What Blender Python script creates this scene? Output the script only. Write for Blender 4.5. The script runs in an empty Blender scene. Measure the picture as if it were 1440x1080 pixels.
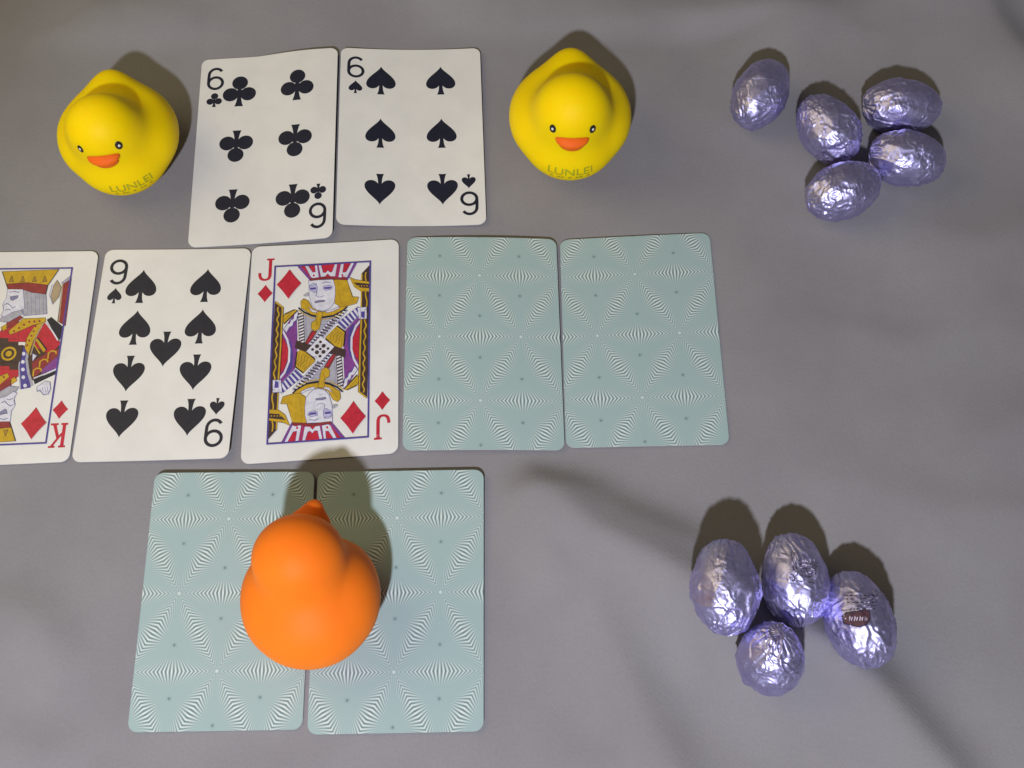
import bpy, bmesh, math, random
import numpy as np
from mathutils import Vector, Matrix, noise
from mathutils.geometry import tessellate_polygon
from mathutils.bvhtree import BVHTree

MM = 0.001
C = bpy.context.scene.collection
R = math.radians
random.seed(4)

# ------------------------------------------------------------------ camera
f_px, tilt, roll, H = 1400.045, 0.379664501, -0.018288163, 340.592875
cd = bpy.data.cameras.new('camera')
cam = bpy.data.objects.new('camera', cd)
C.objects.link(cam)
cd.sensor_width = 36.0
cd.lens = 36.0 * f_px / 1440.0
cd.clip_start = 0.01
cd.clip_end = 20.0
_d = Vector((0, math.sin(tilt), -math.cos(tilt)))
_u0 = Vector((0, math.cos(tilt), math.sin(tilt)))
_r0 = Vector((1, 0, 0))
_r = math.cos(roll) * _r0 + math.sin(roll) * _u0
_u = -math.sin(roll) * _r0 + math.cos(roll) * _u0
cam.matrix_world = Matrix(((_r.x, _u.x, -_d.x, 0), (_r.y, _u.y, -_d.y, 0), (_r.z, _u.z, -_d.z, H * MM), (0, 0, 0, 1)))
bpy.context.scene.camera = cam

# ------------------------------------------------------------------ room light
w = bpy.data.worlds.new('World')
bpy.context.scene.world = w
w.use_nodes = True
bg = w.node_tree.nodes['Background']
bg.inputs['Color'].default_value = (1.0, 0.93, 0.88, 1)
bg.inputs['Strength'].default_value = 0.105

ld = bpy.data.lights.new('key_lamp', 'SPOT')
ld.energy = 21.4
ld.color = (0.86, 0.89, 1.0)
ld.shadow_soft_size = 0.017
ld.spot_size = R(59)
ld.spot_blend = 0.50
lamp = bpy.data.objects.new('key_lamp', ld)
C.objects.link(lamp)
LP = Vector((-0.095, -0.353, 0.540))
AIM = Vector((0.062, 0.050, 0.0))
lamp.location = LP
lamp.rotation_euler = (AIM - LP).to_track_quat('-Z', 'Y').to_euler()

# warm room lamp further off, up and to the left
wd = bpy.data.lights.new('room_lamp', 'AREA')
wd.shape = 'DISK'
wd.size = 0.6
wd.energy = 1.65
wd.color = (1.0, 0.84, 0.40)
room = bpy.data.objects.new('room_lamp', wd)
C.objects.link(room)
room.location = (-0.52, 0.32, 0.50)
room.rotation_euler = (Vector((-0.1, 0.2, 0)) - room.location).to_track_quat('-Z', 'Y').to_euler()

vs = bpy.context.scene.view_settings
vs.view_transform = 'Standard'
vs.look = 'None'
vs.exposure = 0.0
vs.gamma = 1.0


# ------------------------------------------------------------------ helpers
def tag(o, label=None, cat=None, group=None, kind=None):
    if label: o['label'] = label
    if cat: o['category'] = cat
    if group: o['group'] = group
    if kind: o['kind'] = kind
    return o


def link(name, me, parent=None):
    o = bpy.data.objects.new(name, me)
    C.objects.link(o)
    if parent is not None:
        o.parent = parent
    return o


def empty(name, loc, rz=0.0):
    o = bpy.data.objects.new(name, None)
    C.objects.link(o)
    o.empty_display_size = 0.01
    o.location = loc
    o.rotation_euler = (0, 0, rz)
    return o


class NT:
    """small helper to write node expressions"""
    def __init__(s, mat):
        s.t = mat.node_tree

    def n(s, typ, **kw):
        nd = s.t.nodes.new(typ)
        for k, v in kw.items():
            setattr(nd, k, v)
        return nd

    def put(s, sock, v):
        if isinstance(v, bpy.types.NodeSocket):
            s.t.links.new(v, sock)
        else:
            sock.default_value = v

    def m(s, op, *a, clamp=False):
        nd = s.n('ShaderNodeMath', operation=op, use_clamp=clamp)
        for i, v in enumerate(a):
            s.put(nd.inputs[i], v)
        return nd.outputs[0]

    def mix(s, fac, a, b):
        nd = s.n('ShaderNodeMix', data_type='RGBA')
        s.put(nd.inputs[0], fac)
        s.put(nd.inputs[6], a)
        s.put(nd.inputs[7], b)
        return nd.outputs[2]

    def ramp(s, fac, stops):
        nd = s.n('ShaderNodeValToRGB')
        cr = nd.color_ramp
        while len(cr.elements) < len(stops):
            cr.elements.new(0.5)
        for e, (p, c) in zip(cr.elements, stops):
            e.position = p
            e.color = c
        s.put(nd.inputs[0], fac)
        return nd.outputs[0]

    def noise(s, vec, scale, detail=2.0, rough=0.5, dist=0.0):
        nd = s.n('ShaderNodeTexNoise')
        if vec is not None:
            s.put(nd.inputs['Vector'], vec)
        nd.inputs['Scale'].default_value = scale
        nd.inputs['Detail'].default_value = detail
        nd.inputs['Roughness'].default_value = rough
        nd.inputs['Distortion'].default_value = dist
        return nd.outputs[0]

    def bump(s, height, strength, distance):
        nd = s.n('ShaderNodeBump')
        nd.inputs['Strength'].default_value = strength
        nd.inputs['Distance'].default_value = distance
        s.put(nd.inputs['Height'], height)
        return nd.outputs[0]


def new_mat(name, col=(.5, .5, .5), rough=0.5, metal=0.0, spec=0.5):
    m = bpy.data.materials.new(name)
    m.use_nodes = True
    b = m.node_tree.nodes['Principled BSDF']
    b.inputs['Base Color'].default_value = (*col, 1)
    b.inputs['Roughness'].default_value = rough
    b.inputs['Metallic'].default_value = metal
    b.inputs['Specular IOR Level'].default_value = spec
    return m, b, NT(m)


def c4(r, g, b):
    return (r, g, b, 1.0)


# ------------------------------------------------------------------ materials
# cloth
M_cloth, b, t = new_mat('grey_cloth', (.2, .19, .195), 0.92, 0, 0.15)
tc = t.n('ShaderNodeTexCoord').outputs['Object']
n1 = t.noise(tc, 22, 3, 0.55)
n2 = t.noise(tc, 900, 2, 0.6)
colr = t.ramp(n1, [(0.3, c4(.236, .221, .233)), (0.7, c4(.276, .264, .274))])
colr = t.mix(t.m('MULTIPLY', n2, 0.34), colr, c4(.17, .16, .17))
t.put(b.inputs['Base Color'], colr)
wv = t.n('ShaderNodeTexWave', wave_type='BANDS', bands_direction='DIAGONAL')
wv.inputs['Scale'].default_value = 420
wv.inputs['Distortion'].default_value = 1.5
t.put(wv.inputs['Vector'], tc)
t.put(b.inputs['Normal'], t.bump(t.m('ADD', n2, t.m('MULTIPLY', wv.outputs['Fac'], 0.10)), 0.30, 0.0003))
b.inputs['Sheen Weight'].default_value = 0.08


def paper_mat(name, col):
    m, b, t = new_mat(name, col, 0.42, 0, 0.35)
    tc = t.n('ShaderNodeTexCoord').outputs['Object']
    n = t.noise(tc, 60, 3, 0.6)
    dark = tuple(c * 0.93 for c in col)
    t.put(b.inputs['Base Color'], t.ramp(n, [(0.35, c4(*dark)), (0.65, c4(*col))]))
    vo = t.n('ShaderNodeTexVoronoi')
    vo.inputs['Scale'].default_value = 1400
    t.put(vo.inputs['Vector'], tc)
    t.put(b.inputs['Normal'], t.bump(vo.outputs['Distance'], 0.08, 0.0002))
    return m


M_paper = paper_mat('card_paper', (.72, .70, .67))


def ink(name, col, rough=0.42):
    m, b, t = new_mat(name, col, rough, 0, 0.3)
    tc = t.n('ShaderNodeTexCoord').outputs['Object']
    n = t.noise(tc, 500, 2, 0.6)
    t.put(b.inputs['Base Color'], t.ramp(n, [(0.3, c4(*[c * 0.85 for c in col])), (0.7, c4(*[min(1, c * 1.12) for c in col]))]))
    return m


INK = {
    'K': ink('black_ink', (.014, .015, .030)),
    'R': ink('red_ink', (.46, .02, .042)),
    'r': ink('dark_red_ink', (.24, .03, .035)),
    'B': ink('indigo_ink', (.075, .055, .26)),
    'P': ink('purple_ink', (.20, .05, .24)),
    'Y': ink('gold_ink', (.50, .31, .02)),
    'y': ink('dark_gold_ink', (.30, .18, .03)),
    'W': ink('pale_ink', (.62, .61, .68)),
    'S': ink('silver_ink', (.36, .35, .40)),
    'G': ink('grey_blue_ink', (.20, .20, .34)),
    'N': ink('brown_black_ink', (.055, .03, .03)),
    'L': ink('lilac_ink', (.42, .40, .58)),
    'T': ink('tan_ink', (.36, .28, .17)),
}
INK_KEYS = list(INK)


def back_mat():
    """triangular lattice of fanned line lenses, printed white on teal"""
    m, b, t = new_mat('card_back_print', (.3, .4, .4), 0.45, 0, 0.35)
    uv = t.n('ShaderNodeUVMap').outputs[0]
    sep = t.n('ShaderNodeSeparateXYZ')
    t.put(sep.inputs[0], uv)
    x0 = t.m('SUBTRACT', t.m('MULTIPLY', sep.outputs[0], 57.0), 28.5 - 0.9)
    y0 = t.m('SUBTRACT', t.m('MULTIPLY', sep.outputs[1], 88.0), 44.0 + 1.0)
    L = 30.0
    Hh = L * math.sqrt(3) / 2
    h = L / (2 * math.sqrt(3))
    period = L / 22.0
    total = None
    masks = None
    # lattice nodes lie at (L/2 + i*L, 0) on the middle row: shift so a node is the origin
    xs = t.m('SUBTRACT', x0, L / 2)
    cent = None
    for k in range(3):
        a = math.radians(60 * k)
        ca, sa = math.cos(a), math.sin(a)
        x = t.m('ADD', t.m('MULTIPLY', xs, ca), t.m('MULTIPLY', y0, sa))
        y = t.m('SUBTRACT', t.m('MULTIPLY', y0, ca), t.m('MULTIPLY', xs, sa))
        j = t.m('FLOOR', t.m('ADD', t.m('DIVIDE', y, Hh), 0.5))
        yl = t.m('ABSOLUTE', t.m('SUBTRACT', y, t.m('MULTIPLY', j, Hh)))
        xo = t.m('SUBTRACT', t.m('DIVIDE', x, L), t.m('MULTIPLY', j, 0.5))
        xl = t.m('MULTIPLY', t.m('SUBTRACT', t.m('FRACT', xo), 0.5), L)
        hy = t.m('SUBTRACT', h, yl)
        # inside rhombus node-centroid-node-centroid
        ax = t.m('ABSOLUTE', xl)
        inside = t.m('GREATER_THAN', t.m('SUBTRACT', hy, t.m('MULTIPLY', ax, 2 * h / L)), 0.0)
        tt = t.m('DIVIDE', t.m('MULTIPLY', xl, h), t.m('MAXIMUM', hy, 0.02))
        st = t.m('ADD', t.m('MULTIPLY', t.m('COSINE', t.m('MULTIPLY', tt, 2 * math.pi / period)), 1.1), 0.5, clamp=True)
        # printed lines thin out away from the lens centre
        yn = t.m('DIVIDE', yl, h)
        xn = t.m('DIVIDE', ax, L / 2)
        fade = t.m('SUBTRACT', 1.02, t.m('ADD', t.m('MULTIPLY', t.m('POWER', yn, 1.1), 1.95), t.m('MULTIPLY', t.m('POWER', xn, 1.5), 0.88)), clamp=True)
        val = t.m('MULTIPLY', t.m('MULTIPLY', t.m('SUBTRACT', st, 0.47), fade), inside)
        total = val if total is None else t.m('ADD', total, val)
        # nodes (white spots): distance to the lattice node along this direction
        dn = t.m('SUBTRACT', L / 2, ax)
        rn = t.m('SQRT', t.m('ADD', t.m('MULTIPLY', dn, dn), t.m('MULTIPLY', yl, yl)))
        nd = t.m('MULTIPLY', t.m('SUBTRACT', 1.0, t.m('DIVIDE', rn, 0.75), clamp=True), 0.16)
        total = t.m('ADD', total, nd)
        # three-armed dark speck at the triangle centroids
        rc = t.m('SQRT', t.m('ADD', t.m('MULTIPLY', xl, xl), t.m('MULTIPLY', hy, hy)))
        arm = t.m('SUBTRACT', 1.0, t.m('DIVIDE', rc, 1.7), clamp=True)
        thin = t.m('SUBTRACT', 1.0, t.m('DIVIDE', ax, 0.32), clamp=True)
        total = t.m('SUBTRACT', total, t.m('MULTIPLY', t.m('MULTIPLY', arm, thin), 0.17))
        total = t.m('SUBTRACT', total, t.m('MULTIPLY', t.m('POWER', t.m('SUBTRACT', 1.0, t.m('DIVIDE', rc, 1.0), clamp=True), 1.5), 0.10))
    v = t.m('ADD', t.m('MULTIPLY', total, 0.88), 0.46, clamp=True)
    tc = t.n('ShaderNodeTexCoord').outputs['Object']
    nz = t.noise(tc, 45, 4, 0.6)
    colr = t.ramp(v, [(0.0, c4(.115, .18, .19)), (0.46, c4(.325, .43, .425)), (1.0, c4(.72, .76, .72))])
    colr = t.mix(t.m('MULTIPLY', t.m('SUBTRACT', nz, 0.35, clamp=True), 0.35), colr, c4(.28, .37, .34))
    t.put(b.inputs['Base Color'], colr)
    return m


M_back = back_mat()


def vinyl(name, col, col2, rough=0.55, sss=0.6):
    m, b, t = new_mat(name, col, rough, 0, 0.13)
    tc = t.n('ShaderNodeTexCoord').outputs['Object']
    n = t.noise(tc, 70, 3, 0.55)
    t.put(b.inputs['Base Color'], t.ramp(n, [(0.3, c4(*col2)), (0.7, c4(*col))]))
    n2 = t.noise(tc, 1500, 2, 0.6)
    t.put(b.inputs['Normal'], t.bump(n2, 0.05, 0.0003))
    b.inputs['Subsurface Weight'].default_value = sss
    b.inputs['Subsurface Radius'].default_value = (1.0, 0.45, 0.08)
    b.inputs['Subsurface Scale'].default_value = 0.005
    return m


M_yellow = vinyl('yellow_vinyl', (.95, .66, .0), (.93, .63, .0))
M_orange = vinyl('orange_vinyl', (1.0, .215, .014), (.98, .205, .013))
M_bill = vinyl('bill_orange', (.90, .16, .012), (.86, .14, .01))
M_orange_bill = vinyl('orange_bill_vinyl', (.95, .19, .015), (.9, .17, .012))
M_eye, _, _ = new_mat('eye_black', (.018, .012, .010), 0.35)
M_eyew, _, _ = new_mat('eye_white', (.75, .72, .66), 0.4)
M_olive = ink('olive_print', (.37, .375, .012), 0.55)


def foil_mat():
    m, b, t = new_mat('lavender_foil', (.40, .36, .72), 0.3, 1.0)
    tc = t.n('ShaderNodeTexCoord').outputs['Object']
    n1 = t.noise(tc, 160, 3, 0.6)
    t.put(b.inputs['Base Color'], t.ramp(n1, [(0.3, c4(.47, .44, .76)), (0.7, c4(.62, .59, .90))]))
    vo = t.n('ShaderNodeTexVoronoi', feature='DISTANCE_TO_EDGE')
    vo.inputs['Scale'].default_value = 420
    wr = t.n('ShaderNodeTexNoise')
    wr.inputs['Scale'].default_value = 260
    wr.inputs['Detail'].default_value = 2
    t.put(wr.inputs['Vector'], tc)
    dv = t.n('ShaderNodeVectorMath', operation='ADD')
    sc = t.n('ShaderNodeVectorMath', operation='SCALE')
    t.put(sc.inputs[0], wr.outputs['Color'])
    sc.inputs['Scale'].default_value = 0.004
    t.put(dv.inputs[0], tc)
    t.put(dv.inputs[1], sc.outputs[0])
    t.put(vo.inputs['Vector'], dv.outputs[0])
    crease = t.m('MINIMUM', t.m('MULTIPLY', vo.outputs['Distance'], 4.0), 1.0)
    n2 = t.noise(tc, 900, 4, 0.65, 0.6)
    zone = t.m('MULTIPLY', t.m('SUBTRACT', t.noise(tc, 95, 2, 0.5), 0.40, clamp=True), 5.0, clamp=True)
    hgt = t.m('MULTIPLY', t.m('ADD', t.m('MULTIPLY', crease, 0.6), t.m('MULTIPLY', n2, 0.8)), t.m('ADD', t.m('MULTIPLY', zone, 0.9), 0.12))
    t.put(b.inputs['Normal'], t.bump(hgt, 0.34, 0.0003))
    t.put(b.inputs['Roughness'], t.ramp(n2, [(0.3, c4(.38, .38, .38)), (0.7, c4(.54, .54, .54))]))
    return m


M_foil = foil_mat()
M_mark = ink('foil_print_dark', (.05, .035, .05), 0.4)
M_sticker = ink('brown_sticker', (.085, .038, .05), 0.4)
M_sticker_ink = ink('sticker_pale', (.55, .48, .62), 0.4)


# ------------------------------------------------------------------ cloth surface
def seg_dist(X, Y, pts):
    best = np.full(X.shape, 1e9)
    par = np.zeros(X.shape)
    sgn = np.zeros(X.shape)
    lens = [math.dist(pts[i], pts[i + 1]) for i in range(len(pts) - 1)]
    tot = sum(lens)
    acc = 0.0
    for i in range(len(pts) - 1):
        ax, ay = pts[i]
        bx, by = pts[i + 1]
        dx, dy = bx - ax, by - ay
        tpar = np.clip(((X - ax) * dx + (Y - ay) * dy) / (lens[i] ** 2), 0, 1)
        px, py = ax + tpar * dx, ay + tpar * dy
        d = np.hypot(X - px, Y - py)
        s = np.sign((X - ax) * dy - (Y - ay) * dx)
        m = d < best
        best = np.where(m, d, best)
        par = np.where(m, (acc + tpar * lens[i]) / tot, par)
        sgn = np.where(m, s, sgn)
        acc += lens[i]
    return best, par, sgn


# (polyline in mm, height, half width on the near side, half width on the far side)
FOLDS = [
    ([(-12, 118), (-3, 108), (27, 79), (59, 61), (97, 42), (113, 30), (134, 2), (150, -34)], 8.0, 20, 9),
    ([(14, 100), (38, 85), (62, 74), (80, 68)], 4.0, 13, 7),
    ([(20, 62), (29, 46), (38, 24), (48, 4), (56, -24)], 4.2, 20, 10),
    ([(-170, 318), (-120, 345), (-40, 338)], 5.5, 26, 14),
    ([(20, 318), (90, 300), (150, 310), (250, 330)], 5.0, 24, 14),
    ([(195, 330), (205, 295), (222, 262), (240, 250)], 7.0, 24, 12),
    ([(110, 160), (150, 150), (176, 156)], 0.8, 12, 6),
    ([(165, 110), (190, 120), (230, 118)], 1.4, 16, 8),
    ([(-175, 70), (-150, 40), (-140, 0)], 0.9, 14, 10),
    ([(-190, 95), (-165, 85)], 0.8, 14, 10),
    ([(10, 4), (60, -4), (100, -20)], 1.6, 16, 10),
    ([(60, 340), (95, 318), (140, 300)], 5.0, 16, 10),
    ([(-60, 345), (-20, 322), (30, 318)], 5.0, 16, 10),
    ([(150, 345), (185, 322), (240, 312)], 5.0, 16, 10),
    ([(-200, 330), (-175, 312), (-130, 308)], 3.0, 16, 10),
    ([(150, 200), (185, 190), (230, 205)], 2.2, 18, 12),
    ([(120, 96), (150, 84), (200, 82)], 2.0, 16, 10),
    ([(-185, 60), (-160, 52), (-135, 30)], 2.2, 14, 9),
    ([(-175, 15), (-120, 4), (-60, 8)], 2.2, 12, 8),
]


def cloth_z(X, Y):
    X = np.asarray(X, float)
    Y = np.asarray(Y, float)
    z = np.zeros(X.shape)
    for pts, hgt, wa, wb in FOLDS:
        d, par, s = seg_dist(X, Y, pts)
        wid = np.where(s > 0, wa, wb)
        z += hgt * np.exp(-(d / wid) ** 1.8) * np.sin(np.pi * np.clip(par * 0.9 + 0.05, 0, 1)) ** 0.6
    # long shallow rumples, all running the same way across the cloth
    p = (X - 0.72 * Y) / 1.232
    q = (0.72 * X + Y) / 1.232
    soft = (0.55 * np.sin(q / 7.5 + 0.8 * np.sin(p / 27) + .6 * np.sin(q / 31)) * (0.5 + 0.5 * np.sin(p / 33 + q / 19))
            + 0.6 * np.sin(q / 13 + 1.1 * np.sin(p / 41 + 1.0)) + 0.3 * np.sin(p / 17 + q / 23 + 2.0))
    z += 0.5 * soft
    # flat under the cards and the ducks
    ex = np.clip((np.abs(X + 70) - 160) / 40, 0, 1) if False else np.clip((X - 78) / 45, 0, 1)
    by = np.maximum(np.clip((14 - Y) / 30, 0, 1), np.clip((Y - 288) / 16, 0, 1))
    lft = np.clip((-130 - X) / 30, 0, 1) * np.clip((104 - Y) / 20, 0, 1)
    low = np.clip((109 - Y) / 14, 0, 1) * np.clip((X + 9) / 16, 0, 1)
    msk = np.maximum(np.maximum(ex, by), np.maximum(lft, low))
    msk = msk * msk * (3 - 2 * msk)
    return z * msk + (1 - msk) * 0.10 * (soft - 1.7)


def cz(x, y):
    return float(cloth_z(np.array([x]), np.array([y]))[0])


def build_cloth():
    nx, ny = 330, 260
    xs = np.linspace(-420, 420, nx)
    ys = np.linspace(-180, 520, ny)
    X, Y = np.meshgrid(xs, ys)
    Z = cloth_z(X, Y) - 0.02
    V = np.stack([X, Y, Z], -1).reshape(-1, 3) * MM
    i = np.arange((ny - 1) * (nx - 1))
    a = (i // (nx - 1)) * nx + i % (nx - 1)
    F = np.stack([a, a + 1, a + nx + 1, a + nx], 1)
    me = bpy.data.meshes.new('cloth')
    me.from_pydata(V.tolist(), [], F.tolist())
    me.polygons.foreach_set('use_smooth', [True] * len(me.polygons))
    me.materials.append(M_cloth)
    o = link('cloth_surface', me)
    tag(o, kind='structure')


build_cloth()


# ------------------------------------------------------------------ flat print geometry
def arc(cx, cy, rx, ry, a0, a1, n=14):
    return [(cx + rx * math.cos(R(a0 + (a1 - a0) * i / n)), cy + ry * math.sin(R(a0 + (a1 - a0) * i / n))) for i in range(n + 1)]


def ring_pts(cx, cy, rx, ry, n=20):
    return [(cx + rx * math.cos(2 * math.pi * i / n), cy + ry * math.sin(2 * math.pi * i / n)) for i in range(n)]


def bez(p0, p1, p2, p3, n=10):
    out = []
    for i in range(n):
        s = i / n
        out.append(tuple((1 - s) ** 3 * a + 3 * (1 - s) ** 2 * s * b + 3 * (1 - s) * s * s * c + s ** 3 * d for a, b, c, d in zip(p0, p1, p2, p3)))
    return out


def spade(w=11.9, h=14.6):
    """outline, v pointing down, centred on 0,0; unit box -.5...5"""
    right = (bez((0, -.5), (.06, -.33), (.5, -.12), (.5, .12)) + bez((.5, .12), (.5, .32), (.18, .36), (.06, .18))
             + bez((.06, .18), (.06, .32), (.09, .44), (.13, .5), 6) + [(.13, .5)])
    pts = right + [(-x, y) for x, y in reversed(right)][:-1]
    return [[(x * w, y * h) for x, y in pts]]


def diamond(w, h):
    p = []
    cor = [(0, -.5), (.5, 0), (0, .5), (-.5, 0)]
    for i in range(4):
        a, b_ = cor[i], cor[(i + 1) % 4]
        c_ = ((a[0] + b_[0]) * .47, (a[1] + b_[1]) * .47)
        p += bez(a, c_, c_, b_, 6)
    return [[(x * w, y * h) for x, y in p]]


def club(w=13.9, h=15.3):
    # three lobes, a foot and the heart where they meet
    out = []
    for cx, cy in ((0, -.25), (.26, .115), (-.26, .115)):
        out.append(ring_pts(cx, cy, .235, .235 * w / h, 20))
    out.append(bez((.03, -.1), (.05, .3), (.09, .42), (.13, .5), 7) + [(.13, .5), (-.13, .5)] + bez((-.13, .5), (-.09, .42), (-.05, .3), (-.03, -.1), 7))
    out.append([(0, -.1), (.1, .02), (.07, .16), (-.07, .16), (-.1, .02)])
    return [[(x * w, y * h) for x, y in p] for p in out]


def move(polys, cu, cv, flip=False, s=1.0):
    k = -s if flip else s
    return [[(cu + k * x, cv + k * y) for x, y in p] for p in polys]


def stroke(pts, wid, closed=False):
    """a mitred line as one outline strip -> list of quads sharing vertices (returned as ('strip', left, right))"""
    P = [Vector((p[0], p[1])) for p in pts]
    n = len(P)
    Lf, Rt = [], []
    for i in range(n):
        a = P[i - 1] if (i > 0 or closed) else P[i]
        c_ = P[(i + 1) % n] if (i < n - 1 or closed) else P[i]
        d1 = (P[i] - a).normalized() if (P[i] - a).length > 1e-9 else None
        d2 = (c_ - P[i]).normalized() if (c_ - P[i]).length > 1e-9 else None
        d = (d1 + d2).normalized() if d1 is not None and d2 is not None and (d1 + d2).length > 1e-6 else (d1 if d1 is not None else d2)
        nrm = Vector((-d.y, d.x))
        k = 1.0
        if d1 is not None:
            k = 1.0 / max(0.5, abs(nrm.dot(Vector((-d1.y, d1.x)))))
        Lf.append(P[i] + nrm * wid * .5 * k)
        Rt.append(P[i] - nrm * wid * .5 * k)
    return ('strip', [tuple(q) for q in Lf], [tuple(q) for q in Rt], closed)


def print_mesh(name, items, surf, base=0.06, step=0.005, mats=None, maxlen=3.0):
    """items: list of (shape, ink key); every item gets its own layer so nothing is coplanar"""
    keys = []
    bm = bmesh.new()
    for li, (shape, key) in enumerate(items):
        if key not in keys:
            keys.append(key)
        mi = keys.index(key)
        b2 = bmesh.new()
        if shape[0] == 'strip':
            _, Lf, Rt, closed = shape
            a = [b2.verts.new((*p, 0)) for p in Lf]
            c_ = [b2.verts.new((*p, 0)) for p in Rt]
            n = len(a)
            for i in range(n if closed else n - 1):
                j = (i + 1) % n
                b2.faces.new((a[i], a[j], c_[j], c_[i]))
        elif shape[0] == 'raw':
            vv = [b2.verts.new((p[0], p[1], 0)) for p in shape[1]]
            for f in shape[2]:
                try:
                    b2.faces.new([vv[i] for i in f])
                except ValueError:
                    pass
        else:
            vv = [b2.verts.new((p[0], p[1], 0)) for p in shape]
            for tri in tessellate_polygon([[Vector((p[0], p[1], 0)) for p in shape]]):
                try:
                    b2.faces.new([vv[i] for i in tri])
                except ValueError:
                    pass
        for _ in range(4):
            le = [e for e in b2.edges if e.calc_length() > maxlen]
            if not le:
                break
            bmesh.ops.subdivide_edges(b2, edges=le, cuts=1)
        bmesh.ops.triangulate(b2, faces=[f for f in b2.faces if len(f.verts) > 4])
        z = base + li * step
        base_i = {}
        for v in b2.verts:
            base_i[v] = bm.verts.new(surf(v.co.x, v.co.y, z))
        for f in b2.faces:
            try:
                nf = bm.faces.new([base_i[v] for v in f.verts])
            except ValueError:
                continue
            nf.normal_update()
            if nf.normal.z < 0:
                nf.normal_flip()
            nf.material_index = mi
            nf.smooth = True
        b2.free()
    me = bpy.data.meshes.new(name)
    bm.to_mesh(me)
    bm.free()
    for k in keys:
        me.materials.append((mats or INK)[k])
    return me


def text_raw(body, size, bold=False):
    """glyph outline mesh from the built-in font, centred on 0,0, v down"""
    cu = bpy.data.curves.new('glyph', 'FONT')
    cu.body = body
    cu.size = size
    cu.resolution_u = 6
    ob = bpy.data.objects.new('glyph', cu)
    me = ob.to_mesh()
    pts = [(v.co.x, -v.co.y) for v in me.vertices]
    fs = [tuple(p.vertices) for p in me.polygons]
    ob.to_mesh_clear()
    bpy.data.objects.remove(ob)
    x0 = min(p[0] for p in pts); x1 = max(p[0] for p in pts)
    y0 = min(p[1] for p in pts); y1 = max(p[1] for p in pts)
    return pts, fs, (x0, x1, y0, y1)


def glyph(body, wid, hgt, cu, cv, flip=False):
    pts, fs, (x0, x1, y0, y1) = text_raw(body, 10)
    out = []
    for x, y in pts:
        a = ((x - x0) / (x1 - x0) - .5) * wid
        b_ = ((y - y0) / (y1 - y0) - .5) * hgt
        if flip:
            a, b_ = -a, -b_
        out.append((cu + a, cv + b_))
    return ('raw', out, fs)


def serif_J(w, h, cu, cv, flip=False):
    s = [(.02, -.5), (.5, -.5), (.5, -.42), (.36, -.42), (.36, .22)] + bez((.36, .22), (.36, .42), (.2, .5), (-.06, .5), 8) + \
        bez((-.06, .5), (-.36, .5), (-.5, .4), (-.5, .14), 8) + [(-.5, .14), (-.31, .14)] + bez((-.31, .14), (-.31, .34), (-.2, .41), (-.05, .41), 6) + \
        bez((-.05, .41), (.1, .41), (.15, .34), (.15, .2), 6) + [(.15, -.42), (.02, -.42)]
    k = -1 if flip else 1
    return [(cu + k * x * w, cv + k * y * h) for x, y in s]


def serif_K(w, h, cu, cv, flip=False):
    k = -1 if flip else 1
    parts = [
        [(-.5, -.5), (-.1, -.5), (-.1, -.42), (-.2, -.42), (-.2, .42), (-.1, .42), (-.1, .5), (-.5, .5), (-.5, .42), (-.4, .42), (-.4, -.42), (-.5, -.42)],
        [(-.2, .12), (-.2, -.02), (.2, -.42), (.1, -.42), (.1, -.5), (.48, -.5), (.48, -.42), (.36, -.42), (.07, -.12), (.36, .42), (.5, .42), (.5, .5), (.05, .5), (.05, .42), (.16, .42), (-.05, 0.0)],
    ]
    return [[(cu + k * x * w, cv + k * y * h) for x, y in s] for s in parts]


# ------------------------------------------------------------------ cards
CW, CH, CT, CR = 57.0, 88.0, 0.30, 3.2


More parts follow.
